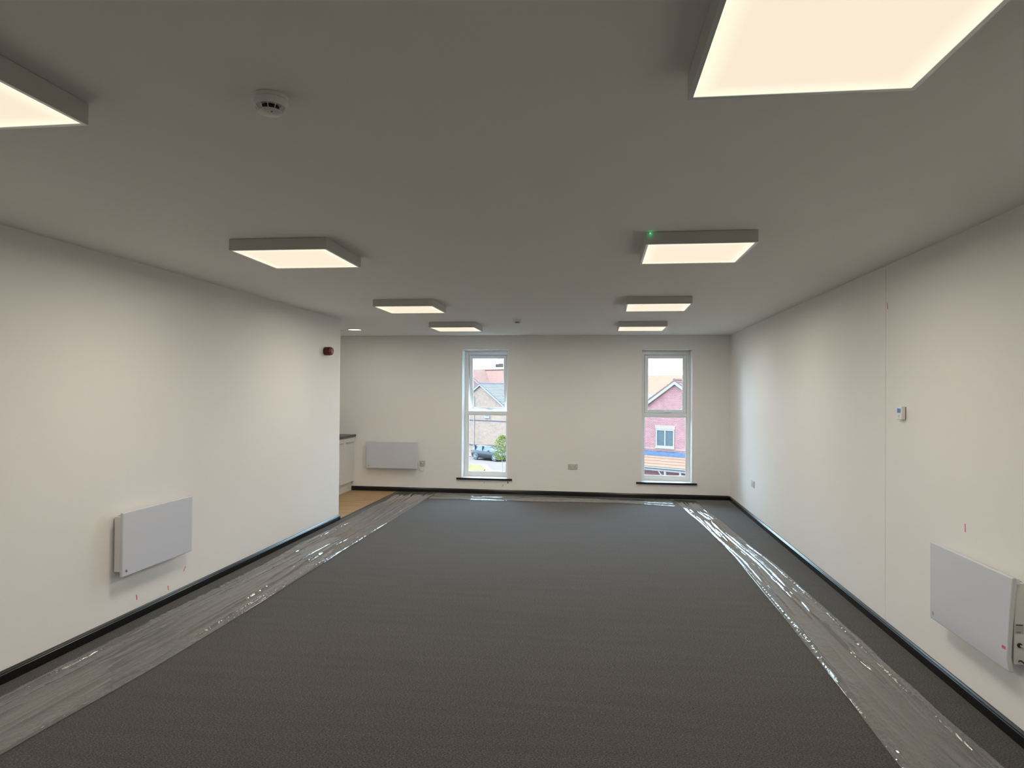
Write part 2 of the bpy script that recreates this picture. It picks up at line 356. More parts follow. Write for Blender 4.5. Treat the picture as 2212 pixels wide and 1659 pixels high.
# smoke detectors
def smoke(x, y, label, rz):
    t = tag(empty('smoke_detector', (x,y,ZC), rz), label, 'smoke detector', 'ceiling smoke detectors')
    MB().lathe([(.050,0),(.052,-.001),(.052,-.011),(.050,-.012)], 48).build('base', M_white, t, smooth=True)
    MB().lathe([(.0495,-.0122),(.051,-.014),(.051,-.022),(.046,-.033),(.040,-.034),(.030,-.03)], 48).build('body', M_white, t, smooth=True)
    MB().lathe([(.026,-.028),(.026,-.046)], 32).build('chamber', M_dark, t)
    for k in range(12):
        a = 2*math.pi*k/12; ca, sa = math.cos(a), math.sin(a)
        MB().tube([(.044*ca,.044*sa,-.032), (.0355*ca,.0355*sa,-.0475)], .0014, 6).build('rib', M_white, t)
    cp = MB().lathe([(.0345,-.045),(.036,-.047),(.0355,-.050),(.030,-.0525),(.002,-.0535)], 48).build('cap', M_white, t, smooth=True)
    MB().lathe([(.002,-.0530),(.002,-.0545)], 10, (.008,-.02,0)).build('led', M_dark, cp)
smoke(-1.005, 1.940, 'white smoke detector on the near ceiling between the light rows', .3)
smoke(-1.029, 8.285, 'small smoke detector on the ceiling near the windows', .1)

# ------------------------------------------------------------------ panel heaters
def heater(loc, rz, wid, label, ends=False, cablename=None):
    """local frame: x along the wall (0..wid), -y out of the wall, z up; origin at wall, bottom left"""
    t = tag(empty('panel_heater', loc, rz), label, 'heater', 'wall mounted panel heaters')
    H = .432
    zs = [H, H*.75, H*.5, H*.25, H*.16, H*.08, 0]; bow = [-.006, .002, .009, .0155, .017, .013, .006] if ends else [0]*7
    ends_ = []
    for wt in (0., 1.):       # the front bows out towards one end on the right wall heater
        fy = [-.096-k_*wt for k_ in bow]
        ends_.append(list(zip(fy, zs)) + [(y_+.022, z_) for y_, z_ in zip(fy[::-1], zs[::-1])])
    n_ = len(ends_[0]); pv = [(x_, y_, z_) for x_, e_ in ((0, ends_[0]), (wid, ends_[1])) for y_, z_ in e_]
    MB().add(pv, [tuple(range(n_)), tuple(range(n_, 2*n_))]+[(i, (i+1) % n_, n_+(i+1) % n_, n_+i) for i in range(n_)]).build('front_panel', M_heat, t, bevel=.007, seg=3)
    MB().box((.028,-.068,.028), (wid-.028,-.012,H-.030)).build('body', M_white, t, bevel=.004)
    g = MB()
    for k in range(14): 
        xx = .06+k*(wid-.12)/13
        g.box((xx-.018,-.052,H-.031), (xx+.018,-.022,H-.0285))
    g.build('top_grille', mat('grille_grey', (.22,.23,.23), .5), t)
    for bx in (.12, wid-.16): MB().box((bx,-.014,.06), (bx+.04,0,H-.06)).build('wall_bracket', M_white, t)
    lg = MB(); lx, lz, ly = .030, .030, -.0935
    for k in range(3): lg.box((lx+.007*k, ly-.0033, lz+.002), (lx+.007*k+.0035, ly, lz+.011))
    lg.box((lx, ly-.0033, lz+.013), (lx+.014, ly, lz+.0155)).box((lx+.004, ly-.0033, lz-.002), (lx+.020, ly, lz+.0005))
    lg.build('logo', M_dark, t)['label'] = 'small dark maker mark'
    if ends:
        ex = wid-.028
        MB().box((ex, -.062,.17), (ex+.0012,-.028,.215)).build('rating_label', mat('printed_label', (.5,.5,.5), .6), t)
        MB().box((ex+.0012,-.060,.208),(ex+.0018,-.032,.212)).build('label_print', M_dark, t)
        for k in range(5): MB().box((ex+.0012,-.058+.004*k,.174),(ex+.0018,-.0565+.004*k,.180)).build('label_print', M_dark, t)
        MB().lathe([(.010,0),(.011,.004),(.007,.010)], 16, (ex,-.045,.118), 'x').build('cable_gland', M_dark, t, smooth=True)
        MB().tube([(ex+.004,-.045,.118),(ex+.03,-.045,.120),(ex+.07,-.035,.105),(ex+.12,-.02,.06),(ex+.20,-.012,.03)], .004, 8).build('cable', M_white, t, smooth=True)
        MB().tube([(ex+.004,-.050,.045),(ex+.02,-.055,.055),(ex+.035,-.042,.05),(ex+.02,-.034,.04),(ex+.004,-.04,.05)], .003, 6).build('earth_lead', M_dark, t, smooth=True)
        MB().box((wid-.05,-.090,H-.034),(wid-.002,-.056,H-.004)).build('corner_cap', M_white, t, bevel=.006)
        mk = MB().box((wid-.042,-.1125,.100),(wid-.014,-.108,.112)).build('pen_mark', mat('pink_marker', (.75,.09,.22), .7), t); mk['label'] = 'pink marker stroke'
    return t
heater((-3.752, YB, .376), 0, .842, 'white panel heater on the far wall beside the kitchen recess')
heater((XL, 4.155, .362), math.pi/2, .779, 'white panel heater on the left wall')
heater((XR, 4.134, .362), -math.pi/2, .768, 'white panel heater on the right wall, cut by the picture edge', ends=True)
tag(MB().tube([(-2.925,YB-.03,.475),(-2.905,YB-.026,.45),(-2.885,YB-.02,.385),(-2.862,YB-.018,.348),(-2.838,YB-.017,.340),(-2.822,YB-.016,.352),(-2.815,YB-.014,.385),(-2.815,YB-.012,.425)], .0045, 8).build('heater_flex', M_white, smooth=True),
    'white flex looping from the far heater to its outlet', 'cable')

# ------------------------------------------------------------------ sockets, thermostat, sounder
M_sock = mat('grey_white_socket_plastic', (.55,.55,.54), .4)
def socket(loc, rz, wid, label, spur=False):
    t = tag(empty('wall_socket', loc, rz), label, 'socket', 'wall outlets')
    MB().box((0,-.011,0), (wid,0,.086)).build('faceplate', M_sock, t, bevel=.004)
    if spur:
        MB().box((.030,-.015,.042), (.056,-.011,.062)).build('fuse_carrier', M_white, t, bevel=.001)
        MB().box((.018,-.0135,.034),(.026,-.011,.052)).box((.036,-.0158,.036),(.050,-.0145,.041)).build('switch_marks', mat('dark_grey_mark', (.12,.12,.12), .6), t)  # marks in one even dark grey, shared with the thermostat button mark
        MB().lathe([(.005,0),(.005,-.012)], 10, (.074,-.008,.012)).build('flex_outlet', M_white, t)
    else:
        for cx in (.036, wid-.036):
            MB().box((cx-.003,-.0125,.045), (cx+.003,-.0105,.055)).box((cx-.016,-.0125,.022), (cx-.009,-.0105,.029)).box((cx+.009,-.0125,.022), (cx+.016,-.0105,.029)).build('pin_holes', M_dark, t)
        for cx in (.057, wid-.057):
            MB().box((cx-.008,-.0145,.054), (cx+.008,-.011,.073)).build('rocker_switch', M_white, t, bevel=.001)
socket((-2.889, YB, .417), 0, .088, 'single grey outlet plate right of the far heater', True)
socket((-.504, YB, .419), 0, .148, 'double grey socket on the far wall between the windows')
socket((XR, 9.145, .416), -math.pi/2, .148, 'double socket low on the right wall near the corner')

t = tag(empty('thermostat', (XR, 4.742, 1.463), -math.pi/2), 'small white thermostat with blue screen on the right wall', 'thermostat')
MB().box((0,-.028,0), (.078,-.004,.086)).build('case', M_white, t, bevel=.003)
MB().box((.003,-.004,.003), (.075,0,.083)).build('back_plate', M_dark, t)
sc_ = MB().box((.014,-.0290,.044), (.064,-.0275,.072)).build('screen', mat('blue_lcd', (.03,.10,.22), .2, emit=(.03,.12,.24), es=.45), t); sc_['label'] = 'blue display'
MB().box((.035,-.0288,.014), (.038,-.0275,.030)).box((.033,-.0288,.014),(.040,-.0275,.016)).build('button_mark', mat('dark_grey_mark'), t)

t = tag(empty('fire_alarm_sounder', (XL, 7.672, 2.09), 0), 'red cylindrical fire alarm sounder high on the left wall', 'alarm')
M_red = mat('deep_red_plastic', (.075,.001,.0015), .4)
MB().lathe([(.042,0),(.048,.004),(.050,.012),(.050,.070),(.047,.074)], 40, axis='x').build('body', M_red, t, smooth=True)
MB().lathe([(.046,.0745),(.049,.078),(.044,.094),(.036,.100),(.032,.097),(.002,.094)], 40, axis='x').build('horn', mat('red_plastic_face', (.22,.05,.05), .3), t, smooth=True)

# pen marks left on the walls
M_pink = mat('pink_marker'); M_or = mat('orange_marker', (.85,.13,.06), .7); M_yel = mat('yellow_green_marker', (.42,.42,.05), .7); M_rdm = mat('red_marker', (.5,.02,.05), .7)
def mark(par, axis, p, q, w, m, lab):
    p, q = Vector(p), Vector(q); d = (q-p).normalized(); nrm = {0: Vector((1,0,0)), 1: Vector((0,1,0))}[abs(axis)-1]*(1 if axis > 0 else -1)
    s_ = d.cross(nrm)*w/2; pts = [p-s_, p+s_, q+s_, q-s_]
    v = [tuple(a) for a in pts] + [tuple(a+nrm*.0008) for a in pts]
    o = MB().add(v, [(0,1,2,3),(4,5,6,7),(0,1,5,4),(1,2,6,5),(2,3,7,6),(3,0,4,7)]).build('pen_mark', m, par); o['label'] = lab
mark(wl, 1, (XL,4.428,.165), (XL,4.434,.128), .009, M_pink, 'pink marker stroke')
mark(wl, 1, (XL,4.783,.130), (XL,4.787,.094), .009, M_or, 'orange marker stroke')
mark(wl, 1, (XL,5.000,.222), (XL,4.975,.190), .008, M_or, 'slanting orange marker stroke')
mark(wr, -1, (XR,4.956,2.258), (XR,4.950,2.212), .008, M_pink, 'pink marker stroke')
mark(wr, -1, (XR,3.951,.930), (XR,3.949,.886), .008, M_pink, 'pink marker stroke')
mark(wf, -2, (-1.453,YB,.208), (-1.454,YB,.168), .014, M_rdm, 'red marker stroke')
mark(wf, -2, (-1.525,YB,.150), (-1.545,YB,.122), .009, M_yel, 'yellow marker stroke')
mark(wf, -2, (-1.830,YB,.185), (-1.836,YB,.160), .008, M_yel, 'faint yellow marker stroke')

# ------------------------------------------------------------------ kitchen units in the recess
M_unit = mat('white_laminate', (.74,.74,.72), .35); M_chr = mat('brushed_steel', (.45,.45,.44), .3, 1.)
M_top = mat('dark_stone_worktop', (.035,.032,.030), .3, noise=.4, nscale=60)
def cabinet(y0, y1, label):
    t = tag(empty('base_cabinet', (XK, y0, 0)), label, 'cabinet', 'white kitchen base cabinets')
    w = y1-y0; dx = -3.998-XK
    MB().box((.025,0,.15), (dx,w,.875)).build('body', M_unit, t)
    MB().box((.025,0,0), (-4.03-XK,w,.15)).build('plinth', M_unit, t)
    for k in range(2):
        a = k*w/2+.003; c = (k+1)*w/2-.003
        d = MB().box((dx,a,.158), (dx+.018,c,.862)).build('door', M_unit, t, bevel=.0015)
        m = (a+c)/2
        MB().box((dx+.040,m-.145,.793), (dx+.050,m+.145,.803)).box((dx+.018,m-.12,.794), (dx+.040,m-.112,.802)).box((dx+.018,m+.112,.794), (dx+.040,m+.12,.802)).build('handle', M_chr, d)
    return t
cabinet(9.716, 10.596, 'white base cabinet with two doors against the far wall')
cabinet(8.834, 9.714, 'white base cabinet mostly hidden behind the left wall')
tag(MB().box((XK,10.598,0),(-4.03,YB-.019,.15)).box((XK,10.598,.15),(-3.99,YB-.001,.874)).build('filler_panel', M_unit), 'narrow white filler panel closing the cabinet run', 'panel')
tag(MB().box((XK+.002,8.82,.877), (-3.962,YB-.001,.912)).build('worktop', M_top, bevel=.005), 'dark worktop over the kitchen cabinets', 'worktop')
t = tag(empty('sink', (XK+.12, 9.15, .9125)), 'steel inset sink set in the dark worktop', 'sink')
MB().frame(0,.43,0,.9,.012,0,.004).build('rim', M_chr, t); t.rotation_euler = (0,0,0)
for ch in t.children:
    me = ch.data
    for v in me.vertices: v.co = Vector((v.co.x, v.co.z, v.co.y))
MB().box((.012,.50,.0005),(.418,.888,.002)).build('drainer', M_chr, t)
for k in range(7): MB().box((.05+k*.05,.52,.002),(.062+k*.05,.87,.0042)).build('drainer_rib', M_chr, t)
MB().box((.012,.012,.0002),(.418,.49,.0012)).build('bowl', mat('sink_bowl_steel', (.25,.25,.25), .35, 1.), t)

# ------------------------------------------------------------------ polythene film strips on the carpet
rng = np.random.default_rng(11)
def vnoise(x, y, seed):
    g = np.random.default_rng(seed).random((257, 257)); xi = np.floor(x).astype(int); yi = np.floor(y).astype(int)
    fx = x-xi; fy = y-yi; fx = fx*fx*(3-2*fx); fy = fy*fy*(3-2*fy); xi %= 256; yi %= 256
    return (g[yi,xi]*(1-fx)+g[yi,xi+1]*fx)*(1-fy) + (g[yi+1,xi]*(1-fx)+g[yi+1,xi+1]*fx)*fy
def film(name, e0, e1, along, nu, nv, seed, label, amp=1., base=.004):
    """e0,e1: lists (s, t) of the two edges; s runs along the strip"""
    s0, s1 = max(e0[0][0], e1[0][0]), max(e0[-1][0], e1[-1][0])
    u = np.linspace(0, 1, nu); v = np.linspace(0, 1, nv); U, V = np.meshgrid(u, v, indexing='ij')
    A0 = np.array(e0); A1 = np.array(e1)
    sa = A0[0,0]+(A0[-1,0]-A0[0,0])*u; sb = A1[0,0]+(A1[-1,0]-A1[0,0])*u
    ta = np.interp(sa, A0[:,0], A0[:,1]) + .010*(vnoise(sa*2.3, sa*0+3, seed+40)-.5)+.006*(vnoise(sa*9, sa*0+5, seed+41)-.5)
    tb = np.interp(sb, A1[:,0], A1[:,1]) + .006*(vnoise(sb*3, sb*0+7, seed+42)-.5)
    kr = np.ones(61)/61; pad = lambda a: np.convolve(np.pad(a, 30, mode='edge'), kr, mode='valid')
    ta, tb = pad(ta), pad(tb)
    ta = ta + .004*(vnoise(sa*9, sa*0+5, seed+41)-.5)
    Sg = sa[:,None]*(1-V)+sb[:,None]*V; Tg = ta[:,None]*(1-V)+tb[:,None]*V
    wid = np.abs(tb-ta)[:,None]*np.ones_like(V); D = V*wid
    # long ridges that wander and fade along the strip
    h = np.zeros_like(D)
    for i, (fv, fu, a, pw) in enumerate(((5,.35,.012,3),(12,.6,.007,5),(26,.9,.0028,6),(50,1.2,.0014,5))):
        wv = D*fv + 1.6*vnoise(Sg*fu*.7, D*2+9, seed+i*7+1); n = vnoise(Sg*fu, wv, seed+i*7+2)
        rd = (1-np.abs(2*n-1))**pw; gate = np.clip(vnoise(Sg*fu*1.7, wv*.35, seed+i*7+3)*2.2-.7, 0, 1)
        h += a*rd*gate
    # a few long sharp folds that wander along the strip
    for k in range(9):
        vk = .08+.84*(k+.5)/9 + .10*(vnoise(sa*.9, sa*0+k*3.1, seed+80)-.5) + .035*(vnoise(sa*4, sa*0+k*5.7, seed+81)-.5)
        amp_k = np.clip(vnoise(sa*1.1, sa*0+k*7.3, seed+82)*2.6-.9, 0, 1)*(.5+.5*vnoise(sa*7, sa*0+k, seed+83))
        dd = np.abs(V-vk[:,None])*wid; wk = .008+.009*((k*37) % 5)/4
        h += .012*amp_k[:,None]*np.exp(-(dd/wk)**1.3)
    # fine cross wrinkles close to the edges
    edge = np.exp(-np.minimum(V,1-V)*wid/.09)
    n = vnoise(Sg*42+D*26, D*14, seed+60); h += .0022*edge*(1-np.abs(2*n-1))**2
    n = vnoise(Sg*16-D*20, D*9, seed+61); h += .0020*(.12+edge)*(1-np.abs(2*n-1))**3
    h *= amp*np.clip(np.minimum(V,1-V)*wid/.012, .12, 1)
    if along == 'y': h *= 1-.7*np.clip((Sg-9.2)/.8, 0, 1)
    else: h *= .55
    Z = base+h
    X, Y = (Tg, Sg) if along == 'y' else (Sg, Tg)
    co = np.stack([X,Y,Z], -1).reshape(-1,3).astype(np.float32)
    idx = np.arange(nu*nv).reshape(nu,nv); q = np.stack([idx[:-1,:-1], idx[1:,:-1], idx[1:,1:], idx[:-1,1:]], -1).reshape(-1,4).astype(np.int32)
    a_, b_, c_ = co[q[0,0]], co[q[0,1]], co[q[0,2]]
    if np.cross(b_-a_, c_-a_)[2] < 0: q = q[:, ::-1].copy()
    me = bpy.data.meshes.new(name); me.vertices.add(len(co)); me.vertices.foreach_set('co', co.ravel())
    me.loops.add(q.size); me.loops.foreach_set('vertex_index', q.ravel())
    me.polygons.add(len(q)); me.polygons.foreach_set('loop_start', np.arange(0,q.size,4,dtype=np.int32))
    me.polygons.foreach_set('use_smooth', np.ones(len(q), bool)); me.update(calc_edges=True); me.validate()
    me.materials.append(M_film); o = bpy.data.objects.new(name, me); COL.objects.link(o)
    return tag(o, label, 'plastic sheet', 'clear film strips on the carpet')
film('plastic_sheet', [(YN+.3,-3.13),(3.19,-3.117),(3.7,-3.122),(5.06,-3.108),(6.78,-3.109),(7.24,-3.108),(7.9,-3.132),(9.0,-3.155),(9.3,-3.177),(9.67,-3.130),(10.36,-3.20),(10.60,-3.17)],
     [(YN+.3,-2.66),(2.69,-2.62),(3.55,-2.572),(4.6,-2.557),(6.01,-2.57),(9.39,-2.589),(9.98,-2.605),(10.60,-2.60)], 'y', 1600, 170, 100,
     'clear crinkled plastic film strip along the left wall', 1.6)
film('plastic_sheet', [(-2.57,10.62),(0,10.61),(1.06,10.58)], [(-2.57,9.98),(-1.067,10.006),(.224,10.07),(1.06,9.93)], 'x', 700, 170, 300,
     'clear plastic film strip lying below the windows', 1.0, .005)
film('plastic_sheet', [(YN+.3,1.80),(3.23,1.756),(3.40,1.744),(3.71,1.727),(4.13,1.722),(4.67,1.716),(5.36,1.70),(6.0,1.677),(6.73,1.656),(7.4,1.589),(8.73,1.534),(9.52,1.472),(10.50,1.427)],
     [(YN+.3,1.30),(3.16,1.302),(3.78,1.313),(4.33,1.322),(5.48,1.326),(7.02,1.326),(8.68,1.25),(9.5,1.18),(10.55,1.10)], 'y', 1600, 170, 500,
     'clear crinkled plastic film strip along the right wall', 1.25)

# ------------------------------------------------------------------ outside: street level
AN = math.radians(56.6)
UX = Vector((math.sin(AN), -math.cos(AN), 0)); NB = Vector((math.cos(AN), math.sin(AN), 0))     # along facades to the right / away from us
RZ = math.atan2(UX.y, UX.x)
M_tar = mat('pale_tarmac', (.062,.050,.047), .9, spec=0., noise=.12, nscale=2)
struct(MB().box((-140,16,GZ-.3), (120,230,GZ)).build('road', M_tar), 'pale grey road surface in the street outside')
def poly_slab(name, pts, z0, z1, m):
    n = len(pts); v = [(x,y,z0) for x,y in pts]+[(x,y,z1) for x,y in pts]
    f = [tuple(range(n)), tuple(range(n,2*n))]+[(i,(i+1)%n,n+(i+1)%n,n+i) for i in range(n)]
    return MB().add(v, f).build(name, m)
M_kerb = mat('pale_concrete', (.078,.061,.053), .9, spec=0., noise=.08, nscale=4)
struct(poly_slab('pavement', [(-30,68.5),(-12.53,63.65),(-10.59,62.92),(-9.46,58.8),(-8.18,58.67),(-3,57.9),(-3,40),(-30,40)], GZ, GZ+.06, M_kerb), 'pale concrete pavement beside the road')
struct(poly_slab('pavement', [(-40,90),(-13.9,70.8),(-2.0,62.9),(20,48.4),(40,60),(20,110)], GZ, GZ+.08, M_kerb), 'pale pavement in front of the beige house')
M_grass = mat('dry_grass', (.066,.054,.028), 1., spec=0., noise=.5, nscale=3)
tag(poly_slab('grass_verge', [(-28,66.9),(-12.45,63.2),(-11.03,62.17),(-10.03,58.7),(-9.6,50),(-26,50)], GZ+.05, GZ+.12, M_grass), 'dry yellow-green grass verge at the kerb', 'grass', kind='stuff')
tag(poly_slab('grass_verge', [(-40,91.5),(-14.9,74.2),(-15.6,75.9),(-40,92.4)], GZ+.07, GZ+.12, M_grass), 'thin grass strip at the foot of the beige house', 'grass', kind='stuff')

# ---- houses
M_bA = brick_mat('buff_brick', (.160,.102,.076), (.115,.075,.057), (.18,.125,.10))
M_bC = brick_mat('red_brick', (.155,.056,.050), (.105,.045,.048), (.19,.13,.12))
M_bD = brick_mat('pink_brick', (.13,.06,.055), (.10,.05,.045), (.14,.11,.105))
M_slate = mat('blue_grey_slate', (.076,.064,.063), .7, spec=0., noise=.2, nscale=2)
M_terra = mat('terracotta_tile', (.085,.047,.039), .8, spec=0., noise=.18, nscale=2.5)
M_terra2 = mat('orange_clay_tile', (.090,.053,.038), .8, spec=0., noise=.14, nscale=2.5)
M_barge = mat('white_barge_board', (.145,.122,.115), .5, spec=0.)
M_band = mat('blue_engineering_brick', (.045,.042,.05), .7, spec=0., noise=.2, nscale=4)
M_lead = mat('blue_grey_lead', (.026,.034,.052), .6, spec=0., noise=.3, nscale=5)
M_stone = mat('buff_stone', (.16,.11,.084), .8, spec=0., noise=.08, nscale=6)
M_hglass = mat('house_window_glass', (.035,.04,.042), .25, spec=.12)
def courses(mb, p0, p1, x0, x1, step=.30, th=.03):
    """stepped tile courses from eaves p0=(y,z) up to ridge p1, spanning x0..x1"""
    (ya,za), (yb,zb) = p0, p1; Ln = math.hypot(yb-ya, zb-za); n = max(1, int(round(Ln/step))); dy, dz = (yb-ya)/Ln, (zb-za)/Ln
    ny, nz = -dz, dy
    if nz < 0: ny, nz = -ny, -nz
    for k in range(n):
        a, c = Ln*k/n, Ln*(k+1)/n+.02
        q = [(ya+dy*a+ny*th, za+dz*a+nz*th), (ya+dy*c+ny*.004, za+dz*c+nz*.004), (ya+dy*c-ny*.05, za+dz*c-nz*.05), (ya+dy*a-ny*.05, za+dz*a-nz*.05)]
        mb.prism([(p, r) for p, r in q], 0, x0, x1)
def gable_front(name, org, ax, ridge, half, pitch, depth, m_wall, m_roof, label):
    """gable end faces us: ridge runs away from us. local x along facade, y away, z up"""
    t = tag(empty(name, org, RZ), label, 'house')
    ze = ridge-half*pitch
    MB().prism([(0,ax-half),(ze,ax-half),(ridge-.02,ax),(ze,ax+half),(0,ax+half)], 1, 0, depth).build('wall', m_wall, t)
    for sg in (-1, 1):
        mb = MB(); L_ = math.hypot(half+.3, (half+.3)*pitch); n = int(L_/.3)
        ux, uz = -sg*(half+.3)/L_, (half+.3)*pitch/L_; nx, nz = sg*uz, abs(ux)
        bx, bz = ax+sg*(half+.3), ridge-(half+.3)*pitch+.08
        for k in range(n):
            a, c = L_*k/n, L_*(k+1)/n+(.02 if k < n-1 else 0)
            q = [(bx+ux*a+nx*.045, bz+uz*a+nz*.045), (bx+ux*c+nx*.004, bz+uz*c+nz*.004), (bx+ux*c-nx*.05, bz+uz*c-nz*.05), (bx+ux*a-nx*.05, bz+uz*a-nz*.05)]
            mb.prism([(z, x) for x, z in q], 1, -.22, depth+.2)
        mb.build('roof_slope', m_roof, t)
        # barge board under the verge
        e = (half+.3); w = .17
        MB().prism([(ridge-e*pitch-.02, ax+sg*e), (ridge+.02, ax), (ridge+.02-w*1.25, ax), (ridge-e*pitch-.02-w*1.25, ax+sg*e)], 1, -.20, -.16).build('barge_board', M_barge, t)
    MB().tube([(ax,-.24,ridge+.10),(ax,depth+.2,ridge+.10)], .09, 10).build('ridge_tiles', m_roof, t)
    return t, ze
# buff brick house seen through the left window
tA, zeA = gable_front('brick_house', (-14.917,75.921,GZ), 1.83, 7.78, 4.3, .645, 11, M_bA, M_slate, 'buff brick house with slate gable roof behind the car')
MB().box((1.83-4.3,-.02,3.62),(1.83+4.3,0,3.74)).build('brick_band', M_band, tA)
MB().box((1.83-4.3,-.02,.82),(1.83+4.3,0,.95)).build('brick_band', M_band, tA)
pp = MB().tube([(.90,-.08,0),(.90,-.08,6.30)], .045, 8).build('downpipe', M_barge, tA)
MB().tube([(.90,-.08,6.30),(.86,-.08,6.40),(.70,-.08,6.40)], .05, 8).build('pipe_shoe', M_slate, pp)
v_ = MB().box((2.52,-.12,3.98),(3.28,0,4.40)).build('wall_vent', M_barge, tA); MB().box((2.64,-.13,4.22),(3.16,-.119,4.32)).build('vent_slot', M_seal, v_)
# terracotta roofed house behind it
DO = Vector((-14.917,75.921,GZ)) + NB*18
t = tag(empty('brick_house', DO, RZ), 'house with long terracotta tiled roof behind the buff house', 'house')
MB().prism([(0,0),(0,6.3),(4.0,9.6),(8,6.3),(8,0)][::-1] and [(0,0),(8,0),(8,6.4),(4.2,10.05),(0,6.4)], 0, -26, 4).build('wall', M_bD, t)
rf = MB(); courses(rf, (-.4,6.2), (4.2,10.25), -26.3, 4.3, .22, .012); rf.build('roof_slope', M_terra, t)
rf = MB(); courses(rf, (8.8,6.2), (4.2,10.25), -26.3, 4.3, .22, .012); rf.build('roof_slope', M_terra, t)
MB().tube([(-26.3,4.2,10.33),(-14.3,4.2,10.33)], .12, 8).build('ridge_tiles', M_terra, t)
MB().prism([(0,-22),(7.6,-22),(9.95,-18.3),(7.0,-13.7),(0,-13.7)], 1, -.30, 2.5).build('front_wing_wall', M_bD, t)
MB().prism([(10.16,-18.3),(7.15,-13.6),(7.27,-13.6),(10.28,-18.3)], 1, -.50, 4.4).build('wing_roof', M_terra, t)
MB().prism([(9.90,-18.3),(6.89,-13.6),(7.14,-13.6),(10.15,-18.3)], 1, -.46, -.40).build('barge_board', M_barge, t)

# red brick house seen through the right window
tC, zeC = gable_front('brick_house', (4.0738,43.9415,GZ), .72, 7.66, 3.7, .673, 10, M_bC, M_terra, 'red brick house with a gable and tiled porch roof')
w_ = MB().frame(-.64,.64,3.50,4.61,.075,-.05,.06).box((-.04,-.05,3.57),(.04,.06,4.54)).build('window', M_barge, tC)
for a, c in ((-.565,-.04),(.04,.565)): MB().box((a,-.002,3.575),(c,.002,4.535)).build('pane', M_hglass, w_)
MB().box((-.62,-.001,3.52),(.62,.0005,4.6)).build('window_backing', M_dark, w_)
MB().box((-.68,-.10,3.40),(.68,.02,3.50)).build('window_ledge', M_barge, tC)
MB().prism([(4.62,-.68),(4.62,.68),(4.86,.73),(4.86,-.73)], 1, -.03, .02).build('lintel', M_stone, tC)
MB().box((-3.0,-.03,3.33),(4.4,0,3.40)).build('string_course', M_stone, tC)
MB().prism([(-.03,3.22),(0,3.22),(0,2.98),(-.30,2.88),(-.30,2.91)], 0, -3.0, 4.4).build('lead_flashing', M_lead, tC)
for k in range(4):     # porch tile courses, each a piece of its own
    ya, za = -1.20+.245*k, 2.33+.155*k
    MB().prism([(ya,za+.035),(ya+.27,za+.17),(ya+.27,za+.13),(ya,za-.005)], 0, -3.0, 4.4).build('tile_course', M_terra2, tC)
MB().tube([(-3.0,-1.27,2.27),(4.4,-1.27,2.27)], .055, 8).build('gutter', M_seal, tC)
MB().box((-3.0,-1.20,2.09),(4.4,-1.15,2.27)).build('fascia', M_barge, tC)
for px in (.62, 1.64): MB().box((px-.06,-1.20,0),(px+.06,-1.08,2.1)).build('porch_post', M_barge, tC)
MB().prism([(2.10,.10),(2.10,.19),(1.62,.60),(1.55,.58)], 1, -1.18, -1.10).build('post_brace', M_barge, tC)
# roofs behind the red house
EO = Vector((4.0738,43.9415,GZ)) + NB*22
t = tag(empty('brick_house', EO, RZ), 'house with pale orange tiled roof behind the red gable', 'house')
MB().prism([(0,0),(7,0),(7,6.2),(3.5,8.6),(0,6.2)], 0, -17.5, -9.2).build('wall', M_bC, t)
rf = MB(); courses(rf, (-.4,6.05), (3.5,8.80), -17.7, -9.4, .22, .010); rf.build('roof_slope', M_terra2, t)
rf = MB(); courses(rf, (7.4,6.05), (3.5,8.80), -17.7, -9.4, .22, .010); rf.build('roof_slope', M_terra2, t)
t = tag(empty('brick_house', EO-NB*5, RZ), 'lower grey slate roof between the red gable and the orange roof', 'house')
MB().prism([(0,0),(4,0),(4,5.6),(2,6.75),(0,5.6)], 0, -17.5, -7.5).build('wall', M_bC, t)
rf = MB(); courses(rf, (-.3,5.4), (2,6.80), -17.7, -7.4, .25, .015); rf.build('roof_slope', M_slate, t)
rf = MB(); courses(rf, (4.3,5.4), (2,6.80), -17.7, -7.4, .25, .015); rf.build('roof_slope', M_slate, t)

# ---- parked car
CO = Vector((-12.547,67.919,GZ)); 
car = tag(empty('car', CO + UX*1.30 + NB*.80, RZ), 'black hatchback parked on the road behind the small tree', 'car')
M_car = mat('black_car_paint', (.009,.010,.012), .3, spec=.25); M_cglass = mat('tinted_car_glass', (.03,.035,.04), .15, spec=.3); M_tyre = mat('tyre_rubber', (.02,.02,.02), .8); M_rim = mat('alloy_rim', (.10,.09,.09), .5, 0)
def loft(mb, secs):
    n = len(secs[0]); k = len(mb.v)
    for s_ in secs: mb.v += [tuple(p) for p in s_]
    for i in range(len(secs)-1):
        for j in range(n): mb.f.append((k+i*n+j, k+i*n+(j+1)%n, k+(i+1)*n+(j+1)%n, k+(i+1)*n+j))
    mb.f.append(tuple(k+j for j in range(n))[::-1]); mb.f.append(tuple(k+(len(secs)-1)*n+j for j in range(n)))
def csec(x, w, zl, zh, tuck=.90):
    h = zh-zl
    half = [(w*.86,zl),(w*.97,zl+h*.12),(w,zl+h*.45),(w*.985,zl+h*.75),(w*.93,zh-.02),(w*tuck*.9,zh)]
    return [(x,-a,z) for a,z in half]+[(x,a,z) for a,z in half[::-1]]
mb = MB(); loft(mb, [csec(-2.02,.70,.42,.80),csec(-1.97,.82,.30,.98),csec(-1.75,.88,.26,1.02),csec(-1.2,.90,.24,1.00),csec(0,.90,.22,.97),csec(.8,.90,.22,.95),csec(1.15,.89,.24,.93),csec(1.6,.86,.25,.84),csec(1.95,.78,.28,.70),csec(2.08,.62,.36,.58)])
mb.build('body', M_car, car, smooth=True)
